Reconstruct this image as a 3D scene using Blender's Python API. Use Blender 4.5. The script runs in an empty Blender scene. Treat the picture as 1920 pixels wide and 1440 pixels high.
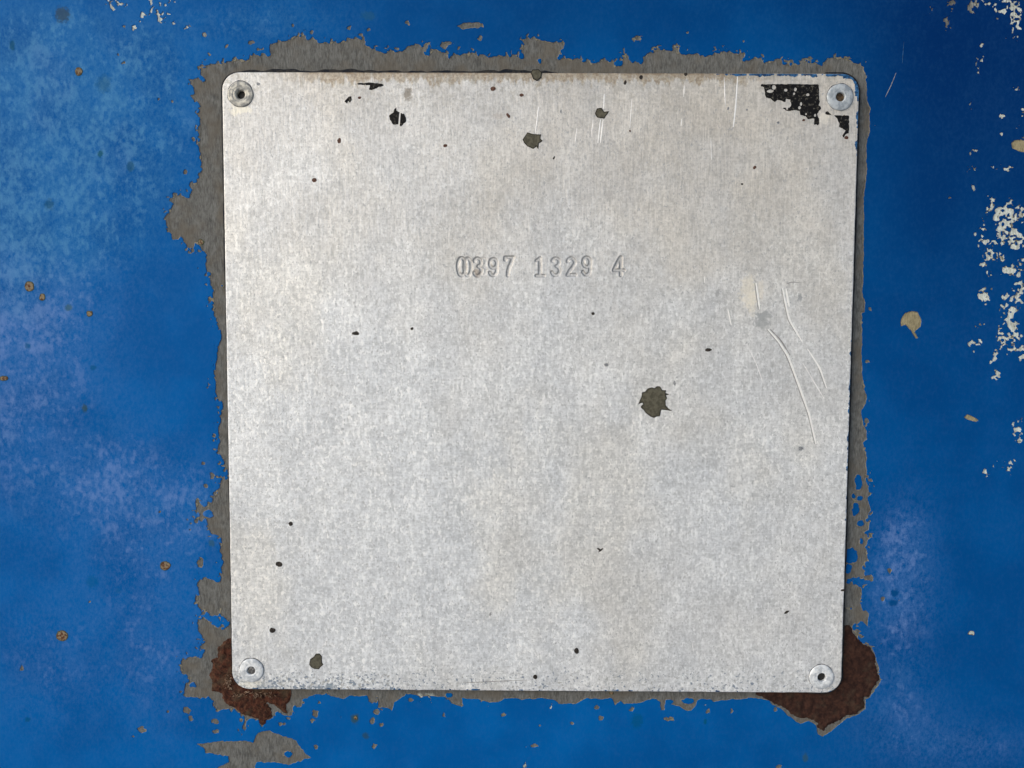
import bpy, math
import numpy as np
from mathutils import Matrix, Euler

# ------------------------------------------------------------------ camera, light, exposure
scene = bpy.context.scene
RX, RY, RZ = 1.51247095, -0.00429454, 0.00476446
CAM = np.array([-0.00640249, -0.21584463, 0.01402758])
FPX = 1440.0
cam_data = bpy.data.cameras.new('camera')
cam = bpy.data.objects.new('camera', cam_data)
scene.collection.objects.link(cam)
cam.location = CAM
cam.rotation_euler = Euler((RX, RY, RZ), 'XYZ')
cam_data.sensor_width = 36.0
cam_data.lens = 36.0 * FPX / 1920.0
cam_data.clip_start = 0.005
cam_data.clip_end = 500.0
scene.camera = cam

SUN_DIR = np.array([-0.84, -0.58, 0.42]); SUN_DIR /= np.linalg.norm(SUN_DIR)
elev = math.asin(SUN_DIR[2]); azim = math.atan2(SUN_DIR[0], SUN_DIR[1])
world = bpy.data.worlds.new('World'); scene.world = world; world.use_nodes = True
wn = world.node_tree.nodes; wl = world.node_tree.links
sky = wn.new('ShaderNodeTexSky'); sky.sky_type = 'NISHITA'; sky.sun_disc = False
sky.sun_elevation = elev; sky.sun_rotation = azim
sky.air_density = 1.0; sky.dust_density = 2.5; sky.ozone_density = 1.0
wl.new(sky.outputs[0], wn['Background'].inputs[0]); wn['Background'].inputs[1].default_value = 0.10
sun_data = bpy.data.lights.new('sun', 'SUN'); sun_data.energy = 1.5; sun_data.angle = math.radians(62)
sun_data.color = (1.0, 0.99, 0.98)
sun = bpy.data.objects.new('sun', sun_data); scene.collection.objects.link(sun)
from mathutils import Vector
sun.rotation_euler = Vector(-SUN_DIR).to_track_quat('-Z', 'Y').to_euler()
scene.view_settings.view_transform = 'Standard'; scene.view_settings.look = 'None'
scene.view_settings.gamma = 1.0; scene.view_settings.use_curve_mapping = False
scene.view_settings.exposure = 0.41

# ------------------------------------------------------------------ coordinates
S = 0.00015                      # one unit of the drawing plane = 0.15 mm
Y_PLATE = 0.0                    # face of the aluminium plate
Y_BED = 0.0021                   # face of the primer coat on the steel panel
ROT = np.array(Euler((RX, RY, RZ), 'XYZ').to_matrix())

def T(pts, y=Y_PLATE):
    """points measured on the photograph -> (X right, V down) units on the plane at depth y"""
    p = np.atleast_2d(np.array(pts, float))
    d = np.c_[(p[:, 0] - 960) / FPX, -(p[:, 1] - 720) / FPX, -np.ones(len(p))] @ ROT.T
    t = (y - CAM[1]) / d[:, 1]
    w = CAM + d * t[:, None]
    return np.c_[w[:, 0] / S, -w[:, 2] / S]

def smooth(a, b, x):
    t = np.clip((x - a) / (b - a), 0, 1); return t * t * (3 - 2 * t)

def vnoise(X, V, cell, seed):
    """value noise about 0, range about -1..1"""
    r = np.random.RandomState(seed); N = 512
    tab = r.uniform(-1, 1, (N, N)).astype(np.float32)
    x = X / cell + 77.3; v = V / cell + 31.7
    xi = np.floor(x).astype(int); vi = np.floor(v).astype(int)
    fx = (x - xi).astype(np.float32); fv = (v - vi).astype(np.float32)
    fx = fx * fx * (3 - 2 * fx); fv = fv * fv * (3 - 2 * fv)
    a = tab[vi % N, xi % N]; b = tab[vi % N, (xi + 1) % N]
    c = tab[(vi + 1) % N, xi % N]; d = tab[(vi + 1) % N, (xi + 1) % N]
    return (a * (1 - fx) + b * fx) * (1 - fv) + (c * (1 - fx) + d * fx) * fv

def fnoise(X, V, cell, seed, octs=3, gain=0.55):
    o = 0; a = 1.0; t = 0
    for i in range(octs):
        o = o + a * vnoise(X, V, cell / 2 ** i, seed + i); t += a; a *= gain
    return o / t

class Grid:
    def __init__(self, x0, v0, x1, v1, step, block=8):
        bs = step * block
        self.x0 = math.floor(x0 / bs) * bs; self.v0 = math.floor(v0 / bs) * bs
        nx = int(math.ceil((x1 - self.x0) / bs)) * block; nv = int(math.ceil((v1 - self.v0) / bs)) * block
        self.step = step; self.block = block
        self.xs = self.x0 + np.arange(nx + 1) * step; self.vs = self.v0 + np.arange(nv + 1) * step
        self.X, self.V = np.meshgrid(self.xs, self.vs)

def sdf_poly(g, P, clamp=30.0):
    """signed distance, positive inside, clamped"""
    P = np.asarray(P, float); D = np.full(g.X.shape, clamp ** 2); ins = np.zeros(g.X.shape, bool)
    n = len(P); st = g.step
    for i in range(n):
        ax, ay = P[i]; bx, by = P[(i + 1) % n]
        i0 = max(0, int((min(ax, bx) - clamp - g.x0) / st)); i1 = min(len(g.xs), int((max(ax, bx) + clamp - g.x0) / st) + 2)
        j0 = max(0, int((min(ay, by) - clamp - g.v0) / st)); j1 = min(len(g.vs), int((max(ay, by) + clamp - g.v0) / st) + 2)
        if i1 > i0 and j1 > j0:
            X = g.X[j0:j1, i0:i1]; V = g.V[j0:j1, i0:i1]
            dx, dy = bx - ax, by - ay; L = dx * dx + dy * dy + 1e-12
            t = np.clip(((X - ax) * dx + (V - ay) * dy) / L, 0, 1)
            d = (X - ax - t * dx) ** 2 + (V - ay - t * dy) ** 2
            D[j0:j1, i0:i1] = np.minimum(D[j0:j1, i0:i1], d)
        if ay != by:
            rows = np.where((g.vs >= min(ay, by)) & (g.vs < max(ay, by)))[0]
            if len(rows):
                xi = ax + (g.vs[rows] - ay) * (bx - ax) / (by - ay)
                ins[rows] ^= g.xs[None, :] < xi[:, None]
    return np.where(ins, 1, -1) * np.sqrt(D)

def sdf_rrect(X, V, x0, v0, x1, v1, r):
    cx, cv = (x0 + x1) / 2, (v0 + v1) / 2
    qx = np.abs(X - cx) - ((x1 - x0) / 2 - r); qv = np.abs(V - cv) - ((v1 - v0) / 2 - r)
    return -(np.hypot(np.maximum(qx, 0), np.maximum(qv, 0)) + np.minimum(np.maximum(qx, qv), 0) - r)

def seg_dist(X, V, pts, closed=False):
    D = np.full(X.shape, 1e9)
    n = len(pts)
    for i in range(n if closed else n - 1):
        ax, ay = pts[i]; bx, by = pts[(i + 1) % n]
        dx, dy = bx - ax, by - ay; L = dx * dx + dy * dy + 1e-12
        t = np.clip(((X - ax) * dx + (V - ay) * dy) / L, 0, 1)
        D = np.minimum(D, np.hypot(X - ax - t * dx, V - ay - t * dy))
    return D

# ------------------------------------------------------------------ mesh builders
def link(name, me, mat, parent=None, smooth_shade=False):
    o = bpy.data.objects.new(name, me); scene.collection.objects.link(o)
    me.materials.append(mat)
    if smooth_shade:
        me.polygons.foreach_set('use_smooth', [True] * len(me.polygons))
    if parent is not None: o.parent = parent
    return o

def make_mesh(name, V3, faces, attrs=None):
    me = bpy.data.meshes.new(name)
    lens = np.array([len(f) for f in faces], np.int32) if not isinstance(faces, tuple) else faces[1]
    idx = np.concatenate([np.asarray(f, np.int32) for f in faces]) if not isinstance(faces, tuple) else faces[0]
    me.vertices.add(len(V3)); me.vertices.foreach_set('co', np.asarray(V3, np.float32).ravel())
    me.loops.add(len(idx)); me.loops.foreach_set('vertex_index', idx)
    me.polygons.add(len(lens)); st = np.zeros(len(lens), np.int32); st[1:] = np.cumsum(lens)[:-1]
    me.polygons.foreach_set('loop_start', st)
    for k, a in (attrs or {}).items():
        at = me.attributes.new(k, 'FLOAT', 'POINT'); at.data.foreach_set('value', np.asarray(a, np.float32))
    me.update(calc_edges=True); me.validate()
    return me

def march(g, F, exclude=None, merge=True):
    """polygons of the region F > 0: (points Nx2, flat index array, lengths, F at points, contour segments)"""
    ins = F > 0
    full = ins[:-1, :-1] & ins[1:, :-1] & ins[:-1, 1:] & ins[1:, 1:]
    anyc = ins[:-1, :-1] | ins[1:, :-1] | ins[:-1, 1:] | ins[1:, 1:]
    part = anyc & ~full
    if exclude is not None: full = full & ~exclude; part = part & ~exclude
    b = g.block; nv, nx = full.shape
    quads = []
    W = F.shape[1]
    if merge and nv % b == 0 and nx % b == 0:
        B = full.reshape(nv // b, b, nx // b, b).all(axis=(1, 3))
        J, I = np.where(B); J = J * b; I = I * b
        quads.append(np.c_[J * W + I, (J + b) * W + I, (J + b) * W + I + b, J * W + I + b])
        full = full & ~np.kron(B, np.ones((b, b), bool))
    J, I = np.where(full)
    quads.append(np.c_[J * W + I, (J + 1) * W + I, (J + 1) * W + I + 1, J * W + I + 1])
    Q = np.concatenate(quads)
    extra = []; emap = {}; polys = []; segs = []
    nodes = F.size
    Ff = F.ravel(); Xf = g.X.ravel(); Vf = g.V.ravel()
    def cross(a, b_):
        k = (a, b_) if a < b_ else (b_, a)
        if k in emap: return emap[k]
        fa, fb = Ff[k[0]], Ff[k[1]]; t = fa / (fa - fb); t = min(max(t, 0.02), 0.98)
        extra.append((Xf[k[0]] + t * (Xf[k[1]] - Xf[k[0]]), Vf[k[0]] + t * (Vf[k[1]] - Vf[k[0]])))
        emap[k] = nodes + len(extra) - 1
        return emap[k]
    insf = ins.ravel()
    for j, i in zip(*np.where(part)):
        c = (j * W + i, (j + 1) * W + i, (j + 1) * W + i + 1, j * W + i + 1)
        p = []; last = None; first_in = None
        for k in range(4):
            a, n = c[k], c[(k + 1) & 3]
            ia, ib = insf[a], insf[n]
            if ia: p.append(a)
            if ia != ib:
                e = cross(a, n); p.append(e)
                if ia: last = e
                else:
                    if last is not None: segs.append((last, e)); last = None
                    else: first_in = e
        if last is not None and first_in is not None: segs.append((last, first_in))
        if len(p) > 2: polys.append(p)
    used = np.unique(np.concatenate([Q.ravel()] + [np.array([k for p in polys for k in p], np.int64)])) if len(polys) else np.unique(Q)
    ex = np.array(extra).reshape(-1, 2)
    allx = np.concatenate([Xf, ex[:, 0]]); allv = np.concatenate([Vf, ex[:, 1]]); allf = np.concatenate([Ff, np.zeros(len(ex))])
    remap = np.full(len(allx), -1, np.int64); remap[used] = np.arange(len(used))
    P = np.c_[allx[used], allv[used]]
    flat = np.concatenate([remap[Q].ravel()] + ([remap[np.array([k for p in polys for k in p])]] if polys else []))
    lens = np.concatenate([np.full(len(Q), 4)] + ([np.array([len(p) for p in polys])] if polys else []))
    sg = remap[np.array(segs, np.int64)].reshape(-1, 2) if segs else np.zeros((0, 2), np.int64)
    return P, flat.astype(np.int32), lens.astype(np.int32), allf[used], sg

def bilin(g, A, P):
    fx = np.clip((P[:, 0] - g.x0) / g.step, 0, len(g.xs) - 1.001); fv = np.clip((P[:, 1] - g.v0) / g.step, 0, len(g.vs) - 1.001)
    i = fx.astype(int); j = fv.astype(int); a = fx - i; b = fv - j
    return (A[j, i] * (1 - a) + A[j, i + 1] * a) * (1 - b) + (A[j + 1, i] * (1 - a) + A[j + 1, i + 1] * a) * b

def layer(name, g, F, y_top, profile, mat, parent=None, label=None, height=None, attrs=None, exclude=None, smooth_shade=False, kind=None, more=None, merge=True):
    """a sheet covering F > 0 with real edges; profile = [(outward, depth)] in drawing units below y_top"""
    P, flat, lens, fv, sg = march(g, F, exclude, merge)
    gv, gx = np.gradient(F, g.step)
    y = np.full(len(P), y_top / S)
    if height is not None: y = y - height(P, fv)
    V3 = [np.c_[P[:, 0], y, -P[:, 1]]]; at = {'depth': [np.clip(fv, 0, 30)]}
    for k, fn in (attrs or {}).items(): at[k] = [fn(P)]
    n0 = len(P); fl = [flat]; ln = [lens]
    if len(sg) and profile:
        ids = np.unique(sg); loc = np.full(len(P), -1); loc[ids] = np.arange(len(ids))
        nx = -bilin(g, gx, P[ids]); nv = -bilin(g, gv, P[ids]); L = np.hypot(nx, nv) + 1e-9; nx /= L; nv /= L
        prev = sg.copy(); base = n0
        for (out, dep) in profile:
            V3.append(np.c_[P[ids, 0] + nx * out, y[ids] + dep, -(P[ids, 1] + nv * out)])
            at['depth'].append(np.zeros(len(ids)))
            for k, fn in (attrs or {}).items(): at[k].append(fn(P[ids]))
            cur = base + loc[sg]
            q = np.c_[prev[:, 1], prev[:, 0], cur[:, 0], cur[:, 1]]
            fl.append(q.ravel().astype(np.int32)); ln.append(np.full(len(q), 4, np.int32))
            prev = cur; base += len(ids)
    VV = np.concatenate(V3) * S
    flat = np.concatenate(fl); lens = np.concatenate(ln)
    AT = {k: np.concatenate(a) for k, a in at.items()}
    if more is not None:                         # (verts, quads) in metres joined in
        mv, mq, ma = more
        flat = np.concatenate([flat, (mq + len(VV)).ravel().astype(np.int32)]); lens = np.concatenate([lens, np.full(len(mq), 4, np.int32)])
        VV = np.concatenate([VV, mv])
        for k in AT: AT[k] = np.concatenate([AT[k], ma.get(k, np.zeros(len(mv)))])
    me = make_mesh(name, VV, (flat, lens), AT)
    o = link(name, me, mat, parent, smooth_shade)
    if label: o['label'] = label
    if kind: o['kind'] = kind
    return o

# ------------------------------------------------------------------ materials
class M:
    def __init__(self, name):
        self.m = bpy.data.materials.new(name); self.m.use_nodes = True
        self.t = self.m.node_tree; self.n = self.t.nodes; self.l = self.t.links
        self.b = self.n['Principled BSDF']
        geo = self.n.new('ShaderNodeTexCoord')
        mp = self.n.new('ShaderNodeMapping'); mp.inputs['Scale'].default_value = (1 / S, 1 / S, 1 / S)
        self.l.new(geo.outputs['Object'], mp.inputs['Vector']); self.pos = mp.outputs[0]
    def put(self, sock, v):
        if v is None: return
        if isinstance(v, (int, float)): sock.default_value = v
        elif isinstance(v, tuple): sock.default_value = v if len(v) == 4 or sock.type == 'VECTOR' else (*v, 1)
        else: self.l.new(v, sock)
    def noise(self, cell, detail=2, rough=0.5, stretch=(1, 1, 1), off=0.0, dist=0.0):
        mp = self.n.new('ShaderNodeMapping'); mp.inputs['Scale'].default_value = tuple(s / cell for s in stretch)
        mp.inputs['Location'].default_value = (off, off * 1.7, off * 0.6)
        self.l.new(self.pos, mp.inputs['Vector'])
        t = self.n.new('ShaderNodeTexNoise'); t.inputs['Scale'].default_value = 1.0
        t.inputs['Detail'].default_value = detail; t.inputs['Roughness'].default_value = rough; t.inputs['Distortion'].default_value = dist
        self.l.new(mp.outputs[0], t.inputs['Vector']); return t.outputs[0]
    def math(self, op, a, b=None, c=None, clamp=False):
        t = self.n.new('ShaderNodeMath'); t.operation = op; t.use_clamp = clamp
        for s, v in zip(t.inputs, (a, b, c)): self.put(s, v)
        return t.outputs[0]
    def ramp(self, x, a, b, c=0.0, d=1.0):
        t = self.n.new('ShaderNodeMapRange'); t.interpolation_type = 'SMOOTHSTEP'
        self.put(t.inputs[0], x); self.put(t.inputs[1], a); self.put(t.inputs[2], b); self.put(t.inputs[3], c); self.put(t.inputs[4], d)
        return t.outputs[0]
    def mix(self, f, a, b, mode='MIX'):
        t = self.n.new('ShaderNodeMix'); t.data_type = 'RGBA'; t.blend_type = mode
        self.put(t.inputs[0], f); self.put(t.inputs[6], a); self.put(t.inputs[7], b); return t.outputs[2]
    def attr(self, name):
        t = self.n.new('ShaderNodeAttribute'); t.attribute_name = name; return t.outputs['Fac']
    def xyz(self):
        t = self.n.new('ShaderNodeSeparateXYZ'); self.l.new(self.pos, t.inputs[0]); return t.outputs
    def bump(self, h, dist, strength=1.0, normal=None):
        t = self.n.new('ShaderNodeBump'); t.inputs['Strength'].default_value = strength; t.inputs['Distance'].default_value = dist * S
        self.put(t.inputs['Height'], h)
        if normal is not None: self.l.new(normal, t.inputs['Normal'])
        return t.outputs[0]
    def spot(self, x, v, rx, rz, soft=0.5, wob=None):
        mp = self.n.new('ShaderNodeMapping'); mp.vector_type = 'POINT'
        mp.inputs['Location'].default_value = (-x / rx, 0, v / rz); mp.inputs['Scale'].default_value = (1 / rx, 0, 1 / rz)
        self.l.new(self.pos, mp.inputs['Vector'])
        t = self.n.new('ShaderNodeVectorMath'); t.operation = 'LENGTH'; self.l.new(mp.outputs[0], t.inputs[0])
        d = t.outputs['Value']
        if wob is not None: d = self.math('ADD', d, wob)
        return self.ramp(d, 1 + soft, 1 - soft, 0, 1)
    def out(self, color=None, rough=None, metal=None, normal=None, spec=None):
        self.put(self.b.inputs['Base Color'], color); self.put(self.b.inputs['Roughness'], rough)
        self.put(self.b.inputs['Metallic'], metal)
        if normal is not None: self.l.new(normal, self.b.inputs['Normal'])
        if spec is not None: self.put(self.b.inputs['Specular IOR Level'], spec)
        return self.m

# blue enamel
m = M('blue_enamel')
chalk_reflection = m.attr('chalk')
n1 = m.noise(26, 4, 0.62, (1, 1, 0.85)); n2 = m.noise(7, 3, 0.6, (1.15, 1, 0.8), 3.1); n3 = m.noise(120, 3, 0.5, off=9.0); n4 = m.noise(2.6, 2, 0.6, off=5.0)
c = m.math('MULTIPLY_ADD', m.math('SUBTRACT', n1, 0.5), 1.1, m.math('MULTIPLY', m.math('SUBTRACT', n2, 0.5), 1.9))
c = m.math('ADD', c, m.math('MULTIPLY', m.math('SUBTRACT', n3, 0.5), 0.5))
c = m.math('ADD', c, m.math('MULTIPLY', m.math('SUBTRACT', n4, 0.5), 0.9))
c = m.math('MULTIPLY', c, m.math('MULTIPLY_ADD', chalk_reflection, 0.95, 0.05))
c = m.math('ADD', c, m.math('MULTIPLY', chalk_reflection, 0.42), clamp=True)
col = m.mix(m.ramp(n3, 0.35, 0.65), (0.0, 0.086, 0.315), (0.0, 0.104, 0.365))
col = m.mix(m.attr('deep'), col, (0.0, 0.022, 0.115))
px_, py_, pz_ = m.xyz()
lil = m.math('ADD', m.ramp(pz_, 330, 90), m.math('MULTIPLY', m.math('SUBTRACT', m.noise(90, 2, off=2.0), 0.5), 1.2), clamp=True)
hue = m.mix(lil, (0.058, 0.215, 0.435), (0.085, 0.195, 0.47))
col = m.mix(c, col, hue)
fk = m.math('ADD', m.math('MULTIPLY', m.noise(12, 4, 0.68, (1.1, 1, 0.8), 41.0), 0.62), m.math('MULTIPLY', m.noise(42, 3, 0.6, off=43.0), 0.38))
fk = m.ramp(m.math('ADD', fk, m.math('MULTIPLY', chalk_reflection, 0.17)), 0.56, 0.72, 0, 0.36)
fk = m.math('MULTIPLY', fk, m.ramp(chalk_reflection, 0.12, 0.5))
col = m.mix(fk, col, m.mix(lil, (0.115, 0.33, 0.56), (0.19, 0.30, 0.60)))
wob = m.math('MULTIPLY', m.math('SUBTRACT', m.noise(6, 3, 0.6, off=8.0), 0.5), 1.6)
for (px, py, rx, ry, k, cc) in [(118, 28, 13, 13, 0.75, (0.03, 0.055, 0.075)), (195, 157, 13, 15, 0.4, (0.01, 0.07, 0.13)), (24, 86, 5, 9, .6, (0.0, 0.06, 0.1)),
                            (93, 384, 9, 9, 0.55, (0.005, 0.06, 0.12)), (245, 312, 7, 9, 0.6, (0.01, 0.07, 0.13)), (189, 288, 5, 6, 0.7, (0.0, 0.07, 0.09)),
                            (129, 577, 6, 6, 0.6, (0.04, 0.10, 0.09)), (160, 766, 5, 7, 0.75, (0.03, 0.07, 0.07)), (175, 1090, 11, 11, .6, (0.0, 0.09, 0.27)),
                            (1194, 1351, 10, 15, 0.45, (0.0, 0.07, 0.14)), (666, 1347, 8, 9, 0.75, (0.03, 0.07, 0.07)), (686, 1379, 6, 6, 0.7, (0.02, 0.06, 0.09)),
                            (1322, 1352, 3, 6, 0.6, (0.0, 0.07, 0.1)), (397, 1018, 6, 6, 0.6, (0.03, 0.09, 0.12)), (1678, 1111, 7, 7, .9, (0.0, .055, .2)), (1674, 1130, 8, 6, .9, (0.0, .055, .2)), (222, 1108, 5, 5, .5, (0.0, .09, .27)), (52, 648, 5, 5, .7, (0.0, .08, .22)), (175, 689, 5, 5, .7, (0.0, .08, .22)), (1510, 1420, 5, 8, .6, (.03, .08, .09)),
                            (53, 1349, 5, 5, .6, (0.0, .07, .17)), (690, 30, 12, 8, .35, (0.02, .10, .15))]:
    (X, V) = T([(px, py)], Y_BED)[0]
    col = m.mix(m.math('MULTIPLY', m.spot(X, V, rx, ry, 0.4, wob), k), col, cc)
bp = m.bump(m.math('ADD', m.noise(9, 3, 0.5, off=4.0), m.math('MULTIPLY', n3, 3.0)), 0.25, 0.6)
MAT_BLUE = m.out(col, m.math('MULTIPLY_ADD', c, 0.2, 0.5), 0.0, bp, 0.04)

# grey primer, pale where the older white coat shows
m = M('grey_primer')
a = m.noise(9, 4, 0.65, (1.2, 1, 0.7)); b_ = m.noise(45, 3, 0.55, off=3.0); st = m.noise(3.2, 3, 0.6, (1.6, 1, 0.35), 6.0)
h = m.math('ADD', m.math('MULTIPLY', a, 0.45), m.math('MULTIPLY', st, 0.55))
col = m.mix(m.ramp(h, 0.3, 0.7), (0.060, 0.062, 0.060), (0.168, 0.173, 0.168))
col = m.mix(m.ramp(b_, 0.42, 0.68, 0, 0.65), col, (0.115, 0.102, 0.082))
pale = m.mix(m.ramp(h, 0.35, 0.62), (0.33, 0.355, 0.32), (0.60, 0.655, 0.62))
col = m.mix(m.attr('pale'), col, pale)
col = m.mix(m.attr('tan'), col, m.mix(m.ramp(h, .35, .65), (0.17, 0.15, 0.09), (0.33, 0.29, 0.18)))
MAT_PRIMER = m.out(col, 0.75, 0.0, m.bump(h, 0.9, 0.8), 0.25)

# rust
m = M('rust')
a = m.noise(11, 5, 0.7); b_ = m.noise(4, 3, 0.6, off=2.0)
col = m.mix(m.ramp(a, 0.38, 0.66), (0.024, 0.0105, 0.008), (0.085, 0.030, 0.018))
col = m.mix(m.ramp(b_, 0.50, 0.72, 0, 0.65), col, (0.125, 0.062, 0.034))
col = m.mix(m.ramp(m.noise(30, 3, .6, off=7.), .5, .7, 0, .55), col, (0.085, 0.065, 0.042))
MAT_RUST = m.out(col, 0.92, 0.0, m.bump(m.math('ADD', a, b_), 1.6, 0.9), 0.15)
m = M('dark_rust')
a = m.noise(8, 4, 0.6); b_ = m.noise(26, 3, 0.6, off=2.0)
col = m.mix(m.ramp(a, 0.35, 0.7), (0.024, 0.0115, 0.0095), (0.052, 0.024, 0.017))
col = m.mix(m.ramp(b_, 0.5, 0.68, 0, 0.5), col, (0.050, 0.036, 0.026))
MAT_RUST2 = m.out(col, 0.92, 0.0, m.bump(a, 0.9, 0.8), 0.15)
m = M('rust_spot')
a = m.noise(4.5, 3, 0.6); d = m.attr('depth')
col = m.mix(m.ramp(a, 0.45, 0.6), (0.22, 0.175, 0.115), (0.095, 0.04, 0.022))
col = m.mix(m.ramp(d, 0.2, 2.0), (0.05, 0.07, 0.04), col)
MAT_RUSTSPOT = m.out(col, 0.9, 0.0, m.bump(a, 1.0), 0.2)

# bare weathered aluminium
def aluminium(name, plate=True):
    m = M(name); x, y, z = m.xyz()
    big = m.noise(60, 4, 0.6); mid = m.noise(13, 4, 0.65, (1.1, 1, 0.75), 3.0); fine = m.noise(4.2, 3, 0.65, off=5.0)
    vst = m.noise(5.0, 3, 0.6, (1.0, 1, 0.16), 7.0); hst = m.noise(3.4, 2, 0.6, (0.10, 1, 1.2), 9.0)
    v = m.math('ADD', m.math('MULTIPLY', mid, 0.24), m.math('MULTIPLY', big, 0.12))
    v = m.math('ADD', v, m.math('MULTIPLY', fine, 0.34)); v = m.math('ADD', v, m.math('MULTIPLY', vst, 0.18)); v = m.math('ADD', v, m.math('MULTIPLY', hst, 0.12))
    v = m.math('ADD', m.math('MULTIPLY', mid, 0.26), m.math('MULTIPLY', big, 0.10))
    v = m.math('ADD', v, m.math('MULTIPLY', fine, 0.30)); v = m.math('ADD', v, m.math('MULTIPLY', hst, 0.10)); vv = m.math('ADD', v, m.math('MULTIPLY', vst, 0.15))
    # white oxide is thick low down and to the left; up and to the right the brushed metal is barer and warmer, with the light's falloff put into its tone
    ox_light = m.math('ADD', m.math('MULTIPLY', m.ramp(z, 620, -150), 0.80), m.math('MULTIPLY', m.ramp(x, 350, -560), 0.35))
    ox_light = m.math('ADD', ox_light, m.math('MULTIPLY', m.math('SUBTRACT', m.noise(150, 3, 0.6, off=12.0), 0.5), 0.9), clamp=True)
    bru = m.math('ADD', m.math('MULTIPLY', m.noise(3.0, 3, 0.65, (1.0, 1, 0.07), 27.0), 0.7), m.math('MULTIPLY', fine, 0.3))
    lvl = m.mix(ox_light, m.math('ADD', m.math('MULTIPLY', bru, 0.40), m.math('MULTIPLY', vv, 0.60)), vv)
    dark_ = m.mix(ox_light, (0.46, 0.45, 0.425), (0.53, 0.56, 0.585))
    lite = m.mix(ox_light, (0.73, 0.71, 0.67), (0.90, 0.935, 0.965))
    col = m.mix(m.ramp(lvl, 0.35, 0.585), dark_, lite)
    fl = m.ramp(m.noise(8.0, 3, 0.6, (1.1, 1, 0.8), 33.0), 0.54, 0.64, 0, 0.8)
    col = m.mix(m.math('MULTIPLY', fl, ox_light), col, (0.95, 0.97, 0.98))
    tint = m.ramp(m.noise(210, 3, 0.55, (1, 1, 0.7), 71.0), 0.46, 0.66)
    col = m.mix(m.math('MULTIPLY', tint, 0.8), col, m.mix(1.0, col, (0.995, 0.965, 0.915), 'MULTIPLY'))
    shd = m.ramp(m.noise(85, 3, 0.6, (1.2, 1, 0.6), 77.0), 0.40, 0.62)
    col = m.mix(shd, m.mix(1.0, col, (0.90, 0.905, 0.915), 'MULTIPLY'), col)
    # oxide specks
    sp = m.noise(6.0, 2, 0.5, (1.3, 1, 0.7), 15.0); sp2 = m.noise(34, 2, 0.5, off=17.0)
    dens = m.math('MULTIPLY', m.math('SUBTRACT', sp2, 0.5), 0.14)
    k = m.ramp(m.math('ADD', sp, dens), 0.655, 0.72, 0, 0.5)
    col = m.mix(k, col, (0.36, 0.37, 0.38))
    k = m.ramp(m.math('ADD', m.noise(4.4, 2, 0.5, (1.25, 1, 0.75), 51.0), m.math('MULTIPLY', m.noise(20, 2, off=53.0), 0.10)), 0.695, 0.75, 0, 0.65)
    col = m.mix(k, col, (0.33, 0.35, 0.37))
    if plate:
        bot = m.ramp(z, -528, -574, 0, 1); lef = m.math('MULTIPLY', m.ramp(x, -100, -540), 1.0)
        pit = m.noise(5.2, 2, 0.55, (0.9, 1, 1.1), 19.0)
        bw = m.math('MULTIPLY', bot, m.math('MULTIPLY_ADD', lef, 0.8, 0.35))
        k = m.ramp(m.math('ADD', pit, m.math('MULTIPLY', bw, 0.125)), 0.635, 0.685, 0, 0.8)
        k = m.math('MULTIPLY', k, m.ramp(z, -505, -560))
        col = m.mix(k, col, m.mix(m.ramp(m.noise(12, 2, off=21.), .45, .6), (0.13, 0.19, 0.27), (0.36, 0.37, 0.36)))
        # tea-coloured runs along the top edge
        top = m.ramp(z, 545, 582); run = m.noise(15, 4, 0.65, (1.2, 1, 0.5), 23.0)
        rng = m.math('MULTIPLY', m.ramp(x, -520, -380), m.ramp(x, 470, 330))
        k = m.math('MULTIPLY', m.math('MULTIPLY', m.ramp(m.math('ADD', run, m.math('MULTIPLY', top, 0.34)), 0.64, 0.78), rng), m.ramp(z, 528, 566))
        col = m.mix(m.math('MULTIPLY', k, 0.7), col, m.mix(m.ramp(fine, .4, .6), (0.24, 0.17, 0.095), (0.42, 0.35, 0.24)))
        k = m.math('MULTIPLY', m.ramp(z, 574, 582), m.math('MULTIPLY', rng, m.ramp(m.noise(22, 3, .6, off=61.), .4, .6, .1, .7)))
        col = m.mix(k, col, (0.22, 0.155, 0.085))
        k = m.math('MULTIPLY', m.ramp(z, 480, 570), m.ramp(m.noise(10, 4, .7, off=31.0), .5, .66, 0, .55))
        col = m.mix(k, col, (0.36, 0.35, 0.31))
        for (px, py, rx, ry, kk, cc) in [(1431, 592, 13, 9, 0.75, (0.33, 0.35, 0.36)), (1428, 606, 15, 8, .7, (0.33, 0.35, 0.36)), (1502, 841, 5, 4, .8, (.25, .28, .31)),
                                     (1345, 549, 4, 6, .7, (.35, .36, .37)), (1500, 558, 4, 6, .75, (.3, .32, .34)), (765, 176, 7, 11, .7, (.2, .17, .13)),
                                     (1137, 684, 5, 4, .5, (.3, .3, .29)), (1404, 548, 14, 28, .5, (.86, .80, .66)), (1411, 566, 7, 22, .4, (.88, .83, .70)), (1427, 545, 5, 18, .35, (.86, .80, .68)), (1180, 160, 26, 10, .35, (.4, .39, .36)),
                                     (1545, 220, 10, 10, .5, (.9, .86, .76)), (1430, 192, 30, 18, .0, (.5, .5, .5)), (617, 1288, 9, 6, .8, (.22, .28, .34)),
                                     (895, 512, 6, 10, .6, (.35, .28, .22)), (450, 205, 18, 9, .55, (.86, .83, .7)), (470, 1282, 22, 8, .5, (.86, .84, .72)), (935, 218, 9, 5, .3, (.4, .33, .27))]:
            (X, V) = T([(px, py)])[0]
            w2 = m.math('MULTIPLY', m.math('SUBTRACT', m.noise(7, 4, 0.7, off=px * .1), 0.5), 3.0)
            col = m.mix(m.math('MULTIPLY', m.spot(X, V, rx, ry, 0.35, w2), kk), col, cc)
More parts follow.
